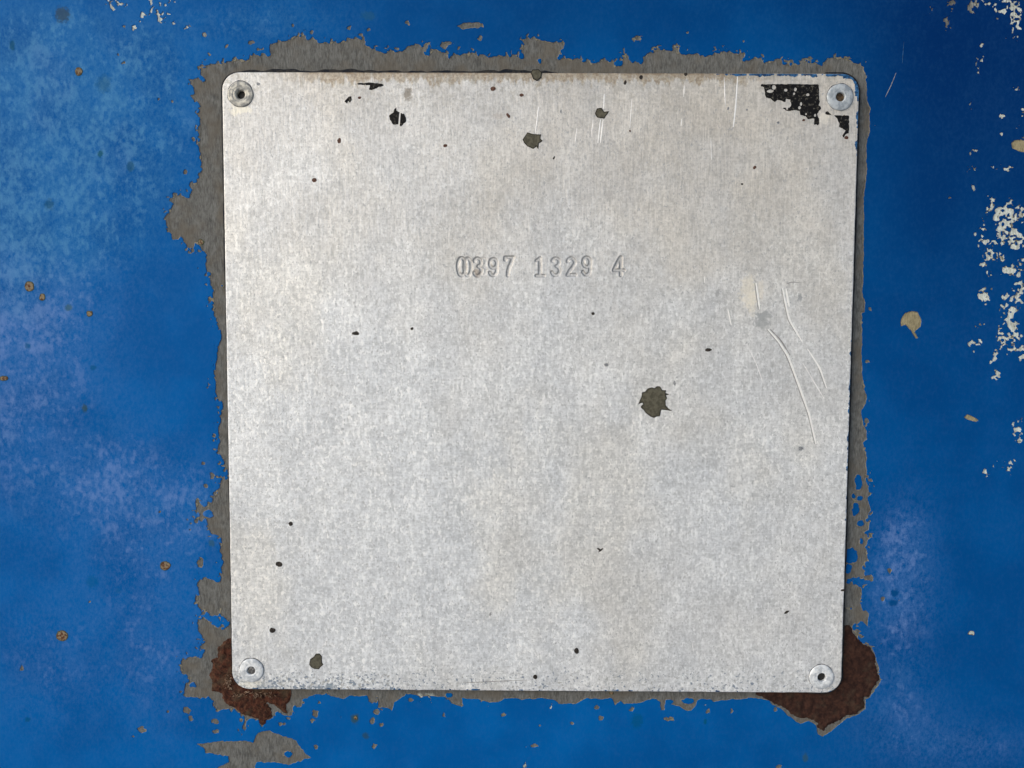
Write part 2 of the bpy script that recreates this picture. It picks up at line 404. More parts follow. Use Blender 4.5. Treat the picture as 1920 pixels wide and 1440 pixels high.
        g_ = m.attr('groove')
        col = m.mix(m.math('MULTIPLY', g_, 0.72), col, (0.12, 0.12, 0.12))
    hgt = m.math('ADD', m.math('MULTIPLY', mid, 0.8), m.math('ADD', m.math('MULTIPLY', fine, 0.5), m.math('MULTIPLY', vst, 0.6)))
    nb = m.bump(hgt, 0.8, 0.8)
    return m.out(col, m.math('MULTIPLY_ADD', v, 0.3, 0.40), 0.32, nb, 0.5)
MAT_ALU = aluminium('weathered_aluminium')

def simple(name, c1, c2, cell, rough, metal, bumpd=0.3, lo=0.4, hi=0.6, rim=None, spec=0.5):
    m = M(name); a = m.noise(cell, 4, 0.6)
    col = m.mix(m.ramp(a, lo, hi), c1, c2)
    if rim: col = m.mix(m.ramp(m.attr('depth'), 0.4, 2.4), rim, col)
    return m.out(col, rough, metal, m.bump(a, bumpd), spec)
MAT_OLIVE = simple('dried_olive_splash', (0.060, 0.057, 0.040), (0.105, 0.100, 0.072), 7, 0.7, 0.0, 0.5, rim=(0.012, 0.011, 0.008), spec=0.3)
MAT_SPECK = simple('dark_speck', (0.012, 0.010, 0.009), (0.04, 0.033, 0.028), 4, 0.7, 0.0, 0.3, spec=0.3)
MAT_BROWN = simple('brown_speck', (0.05, 0.02, 0.015), (0.13, 0.07, 0.05), 4, 0.8, 0.0, 0.3, spec=0.3)
MAT_GREYSPOT = simple('grey_speck', (0.16, 0.18, 0.20), (0.36, 0.37, 0.38), 3, 0.7, 0.2, 0.3)
MAT_RIVET = simple('rivet_aluminium', (0.46, 0.50, 0.54), (0.72, 0.76, 0.79), 9, 0.6, 0.15, 0.5)
MAT_RIVET_BLUE = simple('blue_grey_rivet', (0.26, 0.30, 0.34), (0.44, 0.49, 0.53), 9, 0.55, 0.15, 0.4)
MAT_RIVET_OLD = simple('aged_rivet', (0.24, 0.245, 0.24), (0.52, 0.51, 0.46), 9, 0.6, 0.5, 0.5)
MAT_PIN_DARK = simple('dark_mandrel', (0.006, 0.005, 0.005), (0.02, 0.02, 0.018), 4, 0.7, 0.0)
MAT_PIN_BROWN = simple('rusty_mandrel', (0.03, 0.018, 0.010), (0.09, 0.06, 0.03), 4, 0.8, 0.1)
MAT_PIN_GREY = simple('steel_mandrel', (0.08, 0.08, 0.08), (0.24, 0.24, 0.24), 4, 0.6, 0.4)
MAT_RIM_SHADE = simple('dark_sealant', (0.006, 0.009, 0.016), (0.030, 0.030, 0.030), 12, 0.8, 0.0, 0.8, spec=0.2)
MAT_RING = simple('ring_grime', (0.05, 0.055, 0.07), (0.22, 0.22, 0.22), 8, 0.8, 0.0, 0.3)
MAT_FLECK = simple('blue_flecks', (0.004, 0.035, 0.10), (0.03, 0.13, 0.30), 7, 0.6, 0.0, 0.3, spec=0.3)
MAT_SCRATCH = simple('bright_scratch', (0.93, 0.93, 0.91), (0.98, 0.98, 0.96), 14, 0.3, 0.3, 0.2)
MAT_SCRATCH_DULL = simple('dull_scratch', (0.78, 0.78, 0.78), (0.93, 0.93, 0.93), 14, 0.35, 0.3, 0.2)
MAT_SCRATCH_SHADE = simple('scratch_groove', (0.22, 0.22, 0.22), (0.34, 0.34, 0.34), 10, 0.6, 0.3, 0.2)
MAT_FIBRE = simple('dry_fibre', (0.09, 0.05, 0.03), (0.30, 0.22, 0.16), 9, 0.9, 0.0, spec=0.1)
MAT_UNDER = simple('tan_undercoat', (0.11, 0.11, 0.09), (0.22, 0.205, 0.155), 7, 0.8, 0.0, 0.3, spec=0.2)
MAT_STEEL = simple('panel_steel', (0.07, 0.07, 0.07), (0.12, 0.12, 0.12), 60, 0.6, 0.3)
MAT_GROUND = simple('concrete', (0.47, 0.465, 0.45), (0.57, 0.565, 0.545), 900, 0.9, 0.0, 2.0)

m = M('black_print')
a = m.noise(5.5, 4, 0.7); b_ = m.noise(16, 3, 0.6, off=3.0)
col = m.mix(m.ramp(a, 0.5, 0.72, 0, 1), (0.005, 0.005, 0.006), (0.055, 0.052, 0.045))
d = m.attr('depth')
col = m.mix(m.math('MULTIPLY', m.ramp(d, 0.8, 3.0), m.ramp(m.math('ADD', a, m.math('MULTIPLY', b_, .3)), 0.71, 0.80, 0, .7)), col, (0.16, 0.155, 0.13))
MAT_BLACK = m.out(col, 0.6, 0.0, m.bump(a, 0.8), 0.15)

# ------------------------------------------------------------------ things
def thing(name, label, cat, loc=(0, 0, 0)):
    o = bpy.data.objects.new(name, None); scene.collection.objects.link(o); o.location = loc
    o.empty_display_size = 0.02; o['label'] = label; o['category'] = cat
    return o

panel = thing('painted_panel', 'blue painted steel panel, chipped and rusting, behind the bare aluminium plate', 'panel')
plate = thing('identification_plate', 'bare weathered aluminium plate stamped 0397 1329 4, riveted at its four corners', 'plate')

# ground outside, unseen, put in to bounce light up at the panel
gm = bpy.data.meshes.new('ground')
gm.from_pydata([(-40, -60, -0.75), (40, -60, -0.75), (40, 20, -0.75), (-40, 20, -0.75)], [], [(0, 1, 2, 3)])
go = link('ground', gm, MAT_GROUND); go['kind'] = 'structure'

# ---- panel
VX0, VV0 = T([(0, 0)], Y_BED)[0]; VX1, VV1 = T([(1920, 1440)], Y_BED)[0]
GX0, GV0, GX1, GV1 = -1200, -930, 1200, 870

EDGE = [(402,700),(405,672),(410.6,644),(412.8,623.6),(406,614),(402,586),(399.4,561),(398,539),(392.5,528),(391,519),(384,518),(387,508),(385,492),(387,478),(378.6,469),(374.4,458),(364.7,455.6),(362.5,468),(355,464),(346.7,454),(339.7,444),(332.8,450),(325.8,450),(316,436),(310,419.4),(310.6,408),(316,397),(328.6,383),(317.5,376),(324.4,365),(339.7,362.5),(346.7,369.4),(353.6,369),(357.8,357),(355,346),(360.6,339),(366,346),(371.7,333),(375.8,316.7),(375.8,300),(375,290),(376,259),(372,246),(373,223),(373,194),(364.6,188),(357.3,179.6),(362.5,173),(356,150),(373,146),(380,153.5),(385.4,148),(378,140),(377,127.5),(400,121),(408,120),(425,116),(446,113),(471,112),(474,99),(487.5,102.5),(494,97),(500,103.5),(512.5,104.6),(505,94),(508,85),(521,77.5),(539.6,78.5),(548,69),(575,66),(577,73),(596,72),(600,79.6),(633,79.6),(648,77.5),(652,68),(660,73),(685,72),(684,85),(700,90),(710,95),(724.6,100),(731,95),(743,100),(756,92),(772.5,84),(785,83),(791,90),(797.5,79.6),(806,80.6),(804,91),(795,102),(802,104.6),(814,95),(835,98),(843,108),(849.6,102.5),(874.6,102.5),(889,99),(910,105.6),(931,107),(947.5,103.5),(970,104.6),(982,109),(979,94),(982,84),(977,74),(989,70),(1012,72),(1022.5,78.5),(1059,79.6),(1052,94),(1045,109),(1060,109),(1087,110),(1091,116),(1102,112),(1109,120),(1122.5,118),(1133,114),(1149.6,115),(1154,123),(1164,121),(1168,113),(1170,104.6),(1177,113),(1185,119),(1202,117),(1208,104.6),(1220,98),(1241,94),(1260,95),(1264,88),(1274.6,89),(1272.5,99),(1287,102.5),(1306,100),(1322.5,104.6),(1335,100),(1351,99),(1353,90),(1359.6,96),(1382.5,100),(1399,100),(1393,115),(1403,113),(1411.7,109),(1428,110),(1435.6,117),(1449,113),(1464,113),(1470,119),(1497,119),(1520,118),(1539,120),(1547,111),(1566,106.7),(1587,109),(1599,118),(1620,124),(1621,134),(1625,142),(1626,186),(1631.5,202.5),(1631.5,248),(1625,261),(1625,340),(1624.5,332),(1620,367),(1620,455),(1618,557),(1623,567),(1621.6,585),(1616,588),(1617,624),(1616,700),(1616.7,709),(1623,725),(1620,731),(1625.6,744),(1623.7,758),(1615,771),(1618,792),(1624.7,808),(1626,824),(1618,830),(1623.7,846),(1626,859),(1624.7,900),(1632,923),(1626,935.6),(1633,955),(1626,974),(1629,988),(1620,999.5),(1629.5,1009),(1623.7,1031),(1624.7,1054),(1618,1063),(1623.7,1078),(1633,1078),(1631,1087),(1620,1086),(1600.7,1084),(1588,1087),(1588,1095),(1599,1094),(1605.5,1098.5),(1614,1095),(1615,1118),(1616,1121),(1616,1140),(1628,1152),(1626.8,1175.6),(1618.5,1163.8),(1606.7,1168.5),(1599.6,1175.6),(1606,1191),(1618,1207),(1637,1212),(1644,1232),(1645,1251),(1652,1275),(1641.7,1290),(1632,1308),(1623,1311),(1623,1328.7),(1608,1340.5),(1588,1347.6),(1569,1362),(1559.5,1371.5),(1543,1381),(1533.5,1376),(1529,1359),(1517,1352),(1500,1357),(1489,1350),(1477,1340.5),(1465,1328.7),(1449,1321.6),(1441.8,1314.5),(1427,1309),(1403.6,1309),(1381,1312),(1355.6,1313),(1338,1316),(1335,1312),(1319,1312),(1307.5,1312),(1305,1324),(1296,1333),(1284.6,1332),(1275,1325),(1257,1319),(1257,1312),(1247,1312),(1247,1330.6),(1238.7,1332),(1237.6,1317),(1229.6,1310),(1216,1312),(1195,1319),(1170,1319),(1163,1313.4),(1153,1321.5),(1148,1310),(1126.5,1311),(1099,1309),(1080.6,1320),(1060,1320),(1047,1320),(1040,1312),(1017.5,1309),(978.5,1312),(962.5,1309),(946.4,1310),(935,1317),(916.6,1317),(896,1312),(866,1309),(869.7,1323.7),(861.6,1325),(845.6,1317),(834,1306.5),(795,1305.4),(761,1301),(758.5,1305),(740,1317),(734.5,1331.8),(726.5,1327),(709,1326),(708,1307.7),(694,1312),(687.5,1303),(673.7,1306.5),(660,1304),(645,1311),(628.7,1307),(612.5,1299),(601.6,1304.6),(582.7,1304.6),(566.4,1315.4),(562,1326),(553,1323.5),(547.5,1341),(536.6,1342.5),(523,1333),(515,1334),(512,1345),(498.7,1352),(493,1363),(482.5,1350),(470,1346.5),(462,1353),(459.5,1368),(459.5,1348),(452.7,1337),(433.7,1329),(409,1334),(401,1321),(393,1307),(360.6,1310),(344,1303),(347,1285.6),(356.6,1272),(339,1256),(340,1237),(355,1230),(377,1231.5),(385,1219),(374,1212.5),(385,1201.7),(371.5,1185),(371.5,1163.7),(379.6,1157),(398.5,1169),(414.8,1177),(428,1172),(428,1163.7),(415,1157),(413,1143.4),(409,1153),(396,1154),(385,1144.8),(370,1138),(374,1117.7),(370,1092),(385,1084),(413.4,1093),(413.4,1069),(417.5,1052),(413,1027),(413,1010.6),(396.7,1002),(389.7,988),(387,971.7),(371.7,980),(363,985.6),(363,974),(378.6,967.5),(369,960.6),(371.7,946.7),(389.7,949),(396.7,930),(413,921.7),(413,899),(427,898),(426,883),(420,884),(416,860.6),(407.8,849),(410.6,830),(409,805),(413,783),(418,763),(416,753.6),(405,746.7),(403.6,707.8),(403.6,685.6)]
ISLANDS = [
 [(368.7,1395),(409,1390),(452.7,1388.5),(474,1391),(482.5,1373.6),(504,1369.6),(528.5,1377.7),(555.6,1388.5),(563.7,1402),(582.7,1421),(563.7,1426.4),(542,1434.6),(515,1429),(482.5,1430.5),(474,1450),(409,1450),(409,1438),(428,1429),(428,1418),(409,1415.6),(385,1411.5),(382,1401)],
 [(857,49),(870,43),(907,42.5),(906,51.5),(868,55.6)],
 [(1688.7,598),(1697,586),(1706,584),(1712,583),(1721,585),(1728,598),(1726.6,612),(1715,622.6),(1722,634),(1716.4,635),(1707,620),(1697.4,609.5),(1689,612),(1687,604)],
 [(1806,782),(1813,776.5),(1822.6,780),(1835.6,788),(1829.7,791),(1815.6,788)],
 [(1895,268),(1902,262),(1915,262),(1930,264),(1930,286),(1912,286),(1905,282),(1897,279)],
 [(412,121),(408,135),(406,160),(407,185),(409.5,185),(410,160),(412,140),(414,124)]]
ISLANDS = ISLANDS[:5]
TAN = [(1708, 604, 34, 34), (1820, 784, 26, 16), (1912, 274, 24, 18)]
# small exposures of the undercoat (x, y, rx, ry)
SPOTS = [(836,84,12,7),(592,1338,6,8),(583,1350,6,5),(706,1334,7,5.5),(698,1350,5,6),(715.5,1359,6.5,5),(701,1398,6,6),(770,1313,4.5,4.5),(943,1340,6,4.5),(997,1398,9,4.5),(1073,1357,3.4,3.4),(834,1340,3.6,4),
 (1120,1326,5,5),(1127,1346,5.5,5),(1185,1328,5.5,6),(1254,1347,9,4.5),(1327,1333,5,6),(1372,1333,3.6,5),(1453,1331,4.5,6),(1461,1438,5,5),(1519,1382,3,3.4),(375,1055,6.5,9),(347,324,5,5),(268,1368,8.5,7),(315,1335,3.4,4),
 (424,86,3.6,4),(471,81,7,4.5),(392,99,3.4,4),(384,66,4,3.4),(584,61,5,5),(550,48,3.4,4),(654,52,4,4),(691,55,4,4),(764,43,4.5,4.5),(900,72,4.4,4.4),(858,93,5,4.4),(1195,73,10,6),(1170,90,3,5.5),(391,724,3,5),(402,820,4,10),
 (382,868,3.4,5),(387,910,3.2,4.4),(372,938,4,3.6),(398,893,4,8),(410,770,3,8),(352,1333,9,8),(358,1347,5,9),(404,1353,9,6),(404,1371,7,4),(530,1357,7,5),(458,1362,4,7),(1632,580,3,4.5),(1625,678,4,3.6),(1654,1123,4.5,5),(1685,1127,3.4,3),(1822,1187,6,5),
 (42,1252,4.5,4.5),(640,1345,3,3),(593,1401,4,4),(715,1330,4,4),(1550,930,3,3),(1667,1071,5,5),(1290,60,2.6,2.6),(1010,1360,3,3),(700,1312,9,8),(600,1318,4,3),(1624,790,5,8),(1633,1083,6,6),(324,190,3.5,4.5),(298,185,3,3),(222,104,2.4,3),(232,118,3,2.6),(363,262,3,5),(300,958,3,3), (168,1128,3,3),(1394,76,2.4,2.4),(250,1380,2.4,2.4)]
CHIPS = [(1895,397,11,6),(1893,375+5,5,8),(1857,383,6,9),(1882,405,16,14),(1885,435,18,13),(1907,400,6,10),(1905,450,14,14),(1917,400,5,15),(1877,455,8,5),(1857,455,14,5),(1852,470,10,6),(1856,483,9,7),(1877,482,7,8),(1843,497,6,5),(1915,490,6,8),(1900,508,16,10),(1912,540,10,12),(1853,512,5,6),(1863,541,4,4),(1845,557,9,9),(1840,543,5,3),(1885,557,7,4),(1904,560,10,6),(1882,574,7,5),(1900,580,8,5),(1890,597,9,12),(1897,612,9,8),(1878,610,5,10),
 (1877,636,7,12),(1900,633,15,9),(1908,628,5,12),(1892,655,4,9),(1908,655,9,5),(1916,670,5,6),(1836,609,5,3.4),(1823,644,9,4),(1823,658,3.4,3),(1838,638,4,3.4),(1866,668,4.4,8),(1860,677,4,4),(1869,700,4.4,5),(1865,706,6,3),(1900,795,4,7),(1912,788,5,4),(1908,809,8,8),(1909,828,4.4,5),(1888,872,7,5),(1897,868,5,4),(1893,882,4.4,7),(1848,887.5,5,4),(1865,868,2.4,3.4),
 (1743,17,3,5),(1743,25,3,3),(1776,44,4.4,7),(1785,20,2.2,3.2),(1783,7,4.4,3.4),(1791,4,3,3),(1822,12,9,9),(1835,3,11,6),(1855,9,3.4,4),(1865,11,4,5),(1867,22,3,3),(1890,3,11,5),(1895,10,7,9),(1902,20,10,10),(1880,22,7,4.4),(1906,32,7,8),(1894,30,5,7),(1897,42,4,3),(1907,45,3.4,3.4),(1908,53,3.4,5),(1898,58,3.4,3.4),(1902,72,6,3.6),(1873,36,2.6,2.6),(1841,84,2.6,3),(1832.5,113,2.4,6.5),(1841,113,3.6,3.6),(1835.5,131,2,3.4),(1906,165.5,2.8,2.8),(1819,193,2,3.4),(1878,218,2.6,3),(1879,249,2.4,3.6),(1912,238,3.4,4.4),(1917,205,3.4,7),(1919,256,3.4,3.4),
 (1824,285,5,3.4),(1818,318,2.6,3),(1827,316,2.6,3),(1864,311,3,2.4),(1873,315,3.4,3),(1888,316,5.5,2.8),(1825,353,3.4,4.4),(1778,373,2.6,3.2),(1850,403,4,5),(1844,414,3.4,3.4),(1844,430,4.4,9),(1829,441,2.6,3.2),(1835,462,4.4,7),(1857,392,4,4),
 (209,4,8,4.4),(211,15,5,3.6),(236,7,12,3.4),(283,5,3.4,7),(285,17,4.4,8),(293,23,6.5,5),(302,36,8,6.5),(312,26,3.4,3),(305,9,8,3.4),(317,7,3.4,3.4),(323,3,3.4,2.6),(268,31,4,5),(267,39,3,2.6),(235,48.5,2.8,3.2),(251,49,3,4.4),(326,41,2.6,3),(350,50,2.8,3.2),(788,1315,2.4,6),(808,1310,4,2.8),(1031,1326,2,4),(984,1433,2.4,3),(1320,1319,2.2,4)]
BLUE_LEFT = [(1610,903,6,13),(1604,955,6,12),(1613,982,6,6),(1595,1042,14,15),(1591,1066,5.5,9),(391,963,8,7),(396,937,4,6),(842,1303,5,4),(804,1303,0,0),(391.5,514,3.5,4),(417,536,3,3),(1012,116,3,3.4),(541,1414,8,6),(362,1284,5,5),(1290,1314,11,5),(1592,1141,6,3),(1257,1316,4,4),(1612,935,4,4),(1600,930,3,4),(803,98,2.5,7),(1615,1013,3,5)]

gp = Grid(GX0, GV0, GX1, GV1, 1.5)
GXc, GVc = gp.X, gp.V
rag = 2.6 * fnoise(GXc, GVc, 12, 11, 2) + 4.2 * fnoise(GXc * 1.15, GVc * 0.85, 6.2, 21, 2, 0.6)
xr = T([(1560, 700)], Y_BED)[0][0]; vr = T([(1560, 860)], Y_BED)[0][1]; vb = T([(800, 1290)], Y_BED)[0][1]; xl = T([(600, 700)], Y_BED)[0][0]
calm = np.maximum(smooth(xr - 30, xr, GXc) * smooth(vr + 40, vr - 40, GVc) * smooth(-640, -560, GVc), smooth(vb - 10, vb + 10, GVc) * smooth(xl, xl + 60, GXc))
rag = rag * (1 - 0.62 * calm)
hole = sdf_poly(gp, T(EDGE, Y_BED)) + rag * 0.95
near_ = smooth(-20, -3, hole) * 4.0
hole = np.maximum(hole, np.where(hole > -22, 6.5 * fnoise(GXc, GVc, 6.5, 27, 2, 0.7) - 6.1 - 2.5 * calm + near_, -30))
for isl in ISLANDS:
    hole = np.maximum(hole, sdf_poly(gp, T(isl, Y_BED)) + rag * 0.5)
def blobs(lst, namp, cap=99.0):
    global _tmp
    out = np.full(GXc.shape, -30.0)
    for i, (px, py, rx, ry) in enumerate(lst):
        if rx <= 0: continue
        (cx, cv) = T([(px, py)], Y_BED)[0]
        i0 = int((cx - rx - 14 - gp.x0) / gp.step); i1 = int((cx + rx + 14 - gp.x0) / gp.step) + 2
        j0 = int((cv - ry - 14 - gp.v0) / gp.step); j1 = int((cv + ry + 14 - gp.v0) / gp.step) + 2
        i0, j0 = max(i0, 0), max(j0, 0)
        X = GXc[j0:j1, i0:i1]; V = GVc[j0:j1, i0:i1]
        d = (1 - np.hypot((X - cx) / rx, (V - cv) / ry)) * min(rx, ry)
        d = np.minimum(d, cap)
        out[j0:j1, i0:i1] = np.maximum(out[j0:j1, i0:i1], d)
    return out + namp
nb = fnoise(GXc, GVc, 6, 41, 2, 0.7)
hole = np.maximum(hole, blobs(SPOTS, nb * 4.2 - 0.5))
big = fnoise(GXc, GVc, 9, 51, 2, 0.8)
chipf = blobs([(a, b, c * 1.25, d * 1.25) if a > 1700 and c > 5 else (a, b, c, d) for (a, b, c, d) in CHIPS], big * 3.5 + 9.0 * fnoise(GXc, GVc, 4.4, 55, 2, 0.6) - 1.2, cap=3.3)
hole = np.maximum(hole, chipf)
# flecks of blue still clinging to the primer
hole = np.minimum(hole, -blobs(BLUE_LEFT, nb * 3.0))
film = -hole
# the film also stops under the plate
PX0, PX1, PV0, PV1 = -0.0877 / S, 0.0877 / S, -0.0871770 / S, 0.0871770 / S
under = sdf_rrect(GXc, GVc, PX0 + 60, PV0 + 60, PX1 - 60, PV1 - 60, 20)
film = np.minimum(film, -under)

CH = [(60, 350, 190, 260, .62), (20, 650, 130, 180, .66), (120, 120, 200, 120, .38), (60, 900, 180, 130, .25), (260, 980, 110, 150, .42), (250, 250, 170, 170, .36), (300, 1230, 90, 150, .34), (90, 1240, 120, 130, .32), (1688, 1120, 58, 145, .55), (1690, 1010, 46, 60, .4),  # lower-right patches put a soft reflection into the colour; the rest is chalking
      (1790, 1400, 150, 45, .34), (1680, 1330, 80, 60, .3), (500, 40, 140, 40, .35), (370, 950, 60, 90, .3), (200, 900, 90, 60, .4)]
def chalk_reflection_at(P):
    o = np.full(len(P), 0.03)
    for (px, py, rx, ry, k) in CH:
        cx, cv = T([(px, py)], Y_BED)[0]
        d = ((P[:, 0] - cx) / rx) ** 2 + ((P[:, 1] - cv) / ry) ** 2
        o = o + (1 - o) * k * np.exp(-d * 0.9)
    return o
def deep_at(P):
    return smooth(350, 760, P[:, 0]) * (0.38 + 0.6 * smooth(300, -700, P[:, 1])) + 0.6 * smooth(-480, -720, P[:, 1]) * smooth(-700, 100, P[:, 0]) * (1 - smooth(350, 760, P[:, 0])) + 0.22 * smooth(0, 300, P[:, 0]) * (1 - smooth(350, 760, P[:, 0])) * smooth(560, 700, P[:, 1])
FILM = 1.1                       # film thickness in drawing units (0.16 mm)
# coarse surround reaching beyond the picture
def ring_quads(x0, v0, x1, v1, X0, V0, X1, V1, y):
    xs = [X0, x0, x1, X1]; vs = [V0, v0, v1, V1]
    verts = [(x * S, y, -v * S) for v in vs for x in xs]
    q = [(j * 4 + i, (j + 1) * 4 + i, (j + 1) * 4 + i + 1, j * 4 + i + 1) for j in range(3) for i in range(3) if not (i == 1 and j == 1)]
    return np.array(verts), np.array(q)
gx0, gv0, gx1, gv1 = gp.xs[0], gp.vs[0], gp.xs[-1], gp.vs[-1]
fr = 1.3 + 1.5 * fnoise(GXc, GVc, 8, 33, 2)
layer('undercoat_edge', gp, np.minimum(film + fr, 1.2 - film), Y_BED - 0.35 * S, [(0.2, 0.4)], MAT_UNDER, panel, 'thin tan line of undercoat along the chipped edges', merge=False, kind='stuff')
rv, rq = ring_quads(gx0, gv0, gx1, gv1, -4200, -3000, 4200, 4900, Y_BED - FILM * S)
rp = np.c_[rv[:, 0] / S, -rv[:, 2] / S]
film_o = layer('paint_film', gp, film, Y_BED - FILM * S, [(0.5, FILM * 0.6), (0.6, FILM + 0.05)], MAT_BLUE, panel, 'chipped blue top coat', attrs={'chalk': chalk_reflection_at, 'deep': deep_at},
      more=(rv, rq, {'chalk': chalk_reflection_at(rp), 'deep': deep_at(rp)}))
film_o['kind'] = 'thing'

# primer coat: gently wavy sheet
gq = Grid(GX0, GV0, GX1, GV1, 8.0, 1)
def pale_at(P):
    d1 = smooth(780, 830, P[:, 0]); c0 = T([(150, 70)], Y_BED)[0]; d2 = smooth(c0[1] + 40, c0[1] - 20, P[:, 1]) * smooth(T([(400, 0)], Y_BED)[0][0], T([(360, 0)], Y_BED)[0][0], P[:, 0])
    low = T([(0, 1302)], Y_BED)[0][1]
    o = np.maximum(d1, d2)
    for (px, py) in [(788, 1314), (808, 1310), (1031, 1326), (984, 1433), (1320, 1319)]:
        cx, cv = T([(px, py)], Y_BED)[0]; o = np.maximum(o, 1.0 * (np.hypot(P[:, 0] - cx, P[:, 1] - cv) < 9))
    return np.clip(o - tan_at(P) * 2, 0, 1)
def tan_at(P):
    o = np.zeros(len(P))
    for (px, py, rx, ry) in TAN:
        cx, cv = T([(px, py)], Y_BED)[0]
        o = np.maximum(o, 1.0 * (np.hypot((P[:, 0] - cx) / rx, (P[:, 1] - cv) / ry) < 1))
    return o
rv, rq = ring_quads(gq.xs[0], gq.vs[0], gq.xs[-1], gq.vs[-1], -4200, -3000, 4200, 4900, Y_BED)
pc = layer('primer_coat', gq, np.ones(gq.X.shape), Y_BED, [], MAT_PRIMER, panel, 'grey primer laid bare round the plate', attrs={'pale': pale_at, 'tan': tan_at}, more=(rv, rq, {}))

# steel sheet behind
def box_mesh(name, x0, x1, y0, y1, z0, z1):
    v = [(x, y, z) for x in (x0, x1) for y in (y0, y1) for z in (z0, z1)]
    f = [(0, 1, 3, 2), (4, 6, 7, 5), (0, 4, 5, 1), (2, 3, 7, 6), (0, 2, 6, 4), (1, 5, 7, 3)]
    me = bpy.data.meshes.new(name); me.from_pydata(v, [], f); return me
link('steel_sheet', box_mesh('steel_sheet', -4200 * S, 4200 * S, Y_BED + 0.0001, Y_BED + 0.0045, -4900 * S, 3000 * S), MAT_STEEL, panel)

# rust at the lower corners
RUST1 = [(432,1196),(423,1201.7),(409,1212.5),(408,1231),(397,1237),(398.5,1253),(393,1266.7),(398.5,1280),(398.5,1295),(417.5,1298),(419,1315),(439,1326),(461,1341),(482.5,1346.5),(489,1358.7),(497,1358.7),(500,1348),(509.6,1342.5),(509.6,1329),(501.5,1318),(515,1321),(526,1331.7),(536.7,1337),(536.7,1321),(545,1310),(547,1291),(546,1270),(460,1265),(446,1196)]
RUST2 = [(1570,1165),(1583,1171),(1592.5,1173),(1604,1192),(1616,1207.5),(1630,1212),(1641,1232),(1642,1251),(1648,1273.6),(1638.6,1286.5),(1628,1305.5),(1619.7,1308),(1619.7,1326.7),(1604,1337),(1585.5,1343),(1566.5,1355),(1550,1360),(1543,1369),(1533,1366),(1531,1355),(1519,1348),(1498,1345.6),(1481.5,1336),(1472,1326.7),(1453,1319.6),(1439,1312.5),(1417.8,1300.7),(1420,1280),(1540,1270),(1560,1240)]
def rust_height(P, f):
    h = 0.7 + 1.6 * smooth(0, 6, f) + 2.2 * fnoise(P[:, 0], P[:, 1], 9, 71, 3, 0.65) * smooth(0, 4, f)
    return h
for P_, mt_, lab in ((RUST1, MAT_RUST, 'lumpy red-brown rust round the lower left corner of the plate'), (RUST2, MAT_RUST2, 'smooth dark brown rust round the lower right corner of the plate')):
    tp = T(P_, Y_BED); g = Grid(tp[:, 0].min() - 6, tp[:, 1].min() - 6, tp[:, 0].max() + 6, tp[:, 1].max() + 6, 1.5)
    F = sdf_poly(g, tp) + 3.0 * fnoise(g.X, g.V, 8, 61, 3, 0.6) + 2.5 * fnoise(g.X, g.V, 4, 66, 2, 0.6)
    layer('rust_patch', g, F, Y_BED, [(0.3, 2.2)], mt_, panel, lab, height=rust_height, merge=False, smooth_shade=True)
def small_layer(name, poly, y, mat, parent, step=1.0, rag_amp=0.6, cell=5, prof=((0.2, 0.5),), hh=0.35, label=None, holes=(), seed=5, cut=None, kind=None):
    tp = T(poly, y); g = Grid(tp[:, 0].min() - 4, tp[:, 1].min() - 4, tp[:, 0].max() + 4, tp[:, 1].max() + 4, step)
    F = sdf_poly(g, tp) + rag_amp * fnoise(g.X, g.V, cell, seed, 2, 0.7)
    for (hx, hy, rx, ry) in holes:
        (cx, cv) = T([(hx, hy)], y)[0]
        F = np.minimum(F, (np.hypot((g.X - cx) / rx, (g.V - cv) / ry) - 1) * min(rx, ry) + 0.5 * fnoise(g.X, g.V, 3, seed + 9, 1))
    for c_ in (cut or []):
        F = np.minimum(F, seg_dist(g.X, g.V, T(c_[0], y)) - c_[1])
    return layer(name, g, F, y - hh * S, [(a, b) for a, b in prof], mat, parent, label, merge=False, kind=kind)
def ell(cx, cy, rx, ry, n=14, rot=0.0):
    return [(cx + rx * math.cos(t) * math.cos(rot) - ry * math.sin(t) * math.sin(rot), cy + rx * math.cos(t) * math.sin(rot) + ry * math.sin(t) * math.cos(rot)) for t in [2 * math.pi * k / n for k in range(n)]]
YF = Y_BED - FILM * S
for i, (px, py, rx, ry) in enumerate([(148, 134, 7.5, 7.5), (55, 537, 9, 10), (79, 557, 6, 7), (168, 588, 6, 5.5), (7, 709, 8, 4.5), (310, 1061, 10, 8.5), (116, 1192, 11, 10.5), (377, 454, 6, 6), (667, 1346, 4, 4), (1146, 1299, 4, 4)]):
    yy = YF if i not in (7, 9) else Y_BED
    small_layer('rust_spot', ell(px, py, rx, ry), yy, MAT_RUSTSPOT, panel, 1.0, 1.6, 5, ((0.4, 0.7),), 0.5, seed=80 + i)

# ---- plate
plate_grid = Grid(PX0 - 4, PV0 - 4, PX1 + 4, PV1 + 4, 2.0)
RIV = [((450, 176), 23.5), ((1576, 181.5), 24.0), ((471, 1257.5), 23.0), ((1541, 1270), 23.5)]
Fp = sdf_rrect(plate_grid.X, plate_grid.V, PX0 + 1.3, PV0 + 1.3, PX1 - 1.3, PV1 - 1.3, 31)
Fp = Fp + 0.35 * fnoise(plate_grid.X, plate_grid.V, 14, 91, 2)
for (c_, r_) in RIV:
    (cx, cv) = T([c_])[0]
    Fp = np.minimum(Fp, np.hypot(plate_grid.X - cx, plate_grid.V - cv) - 14)
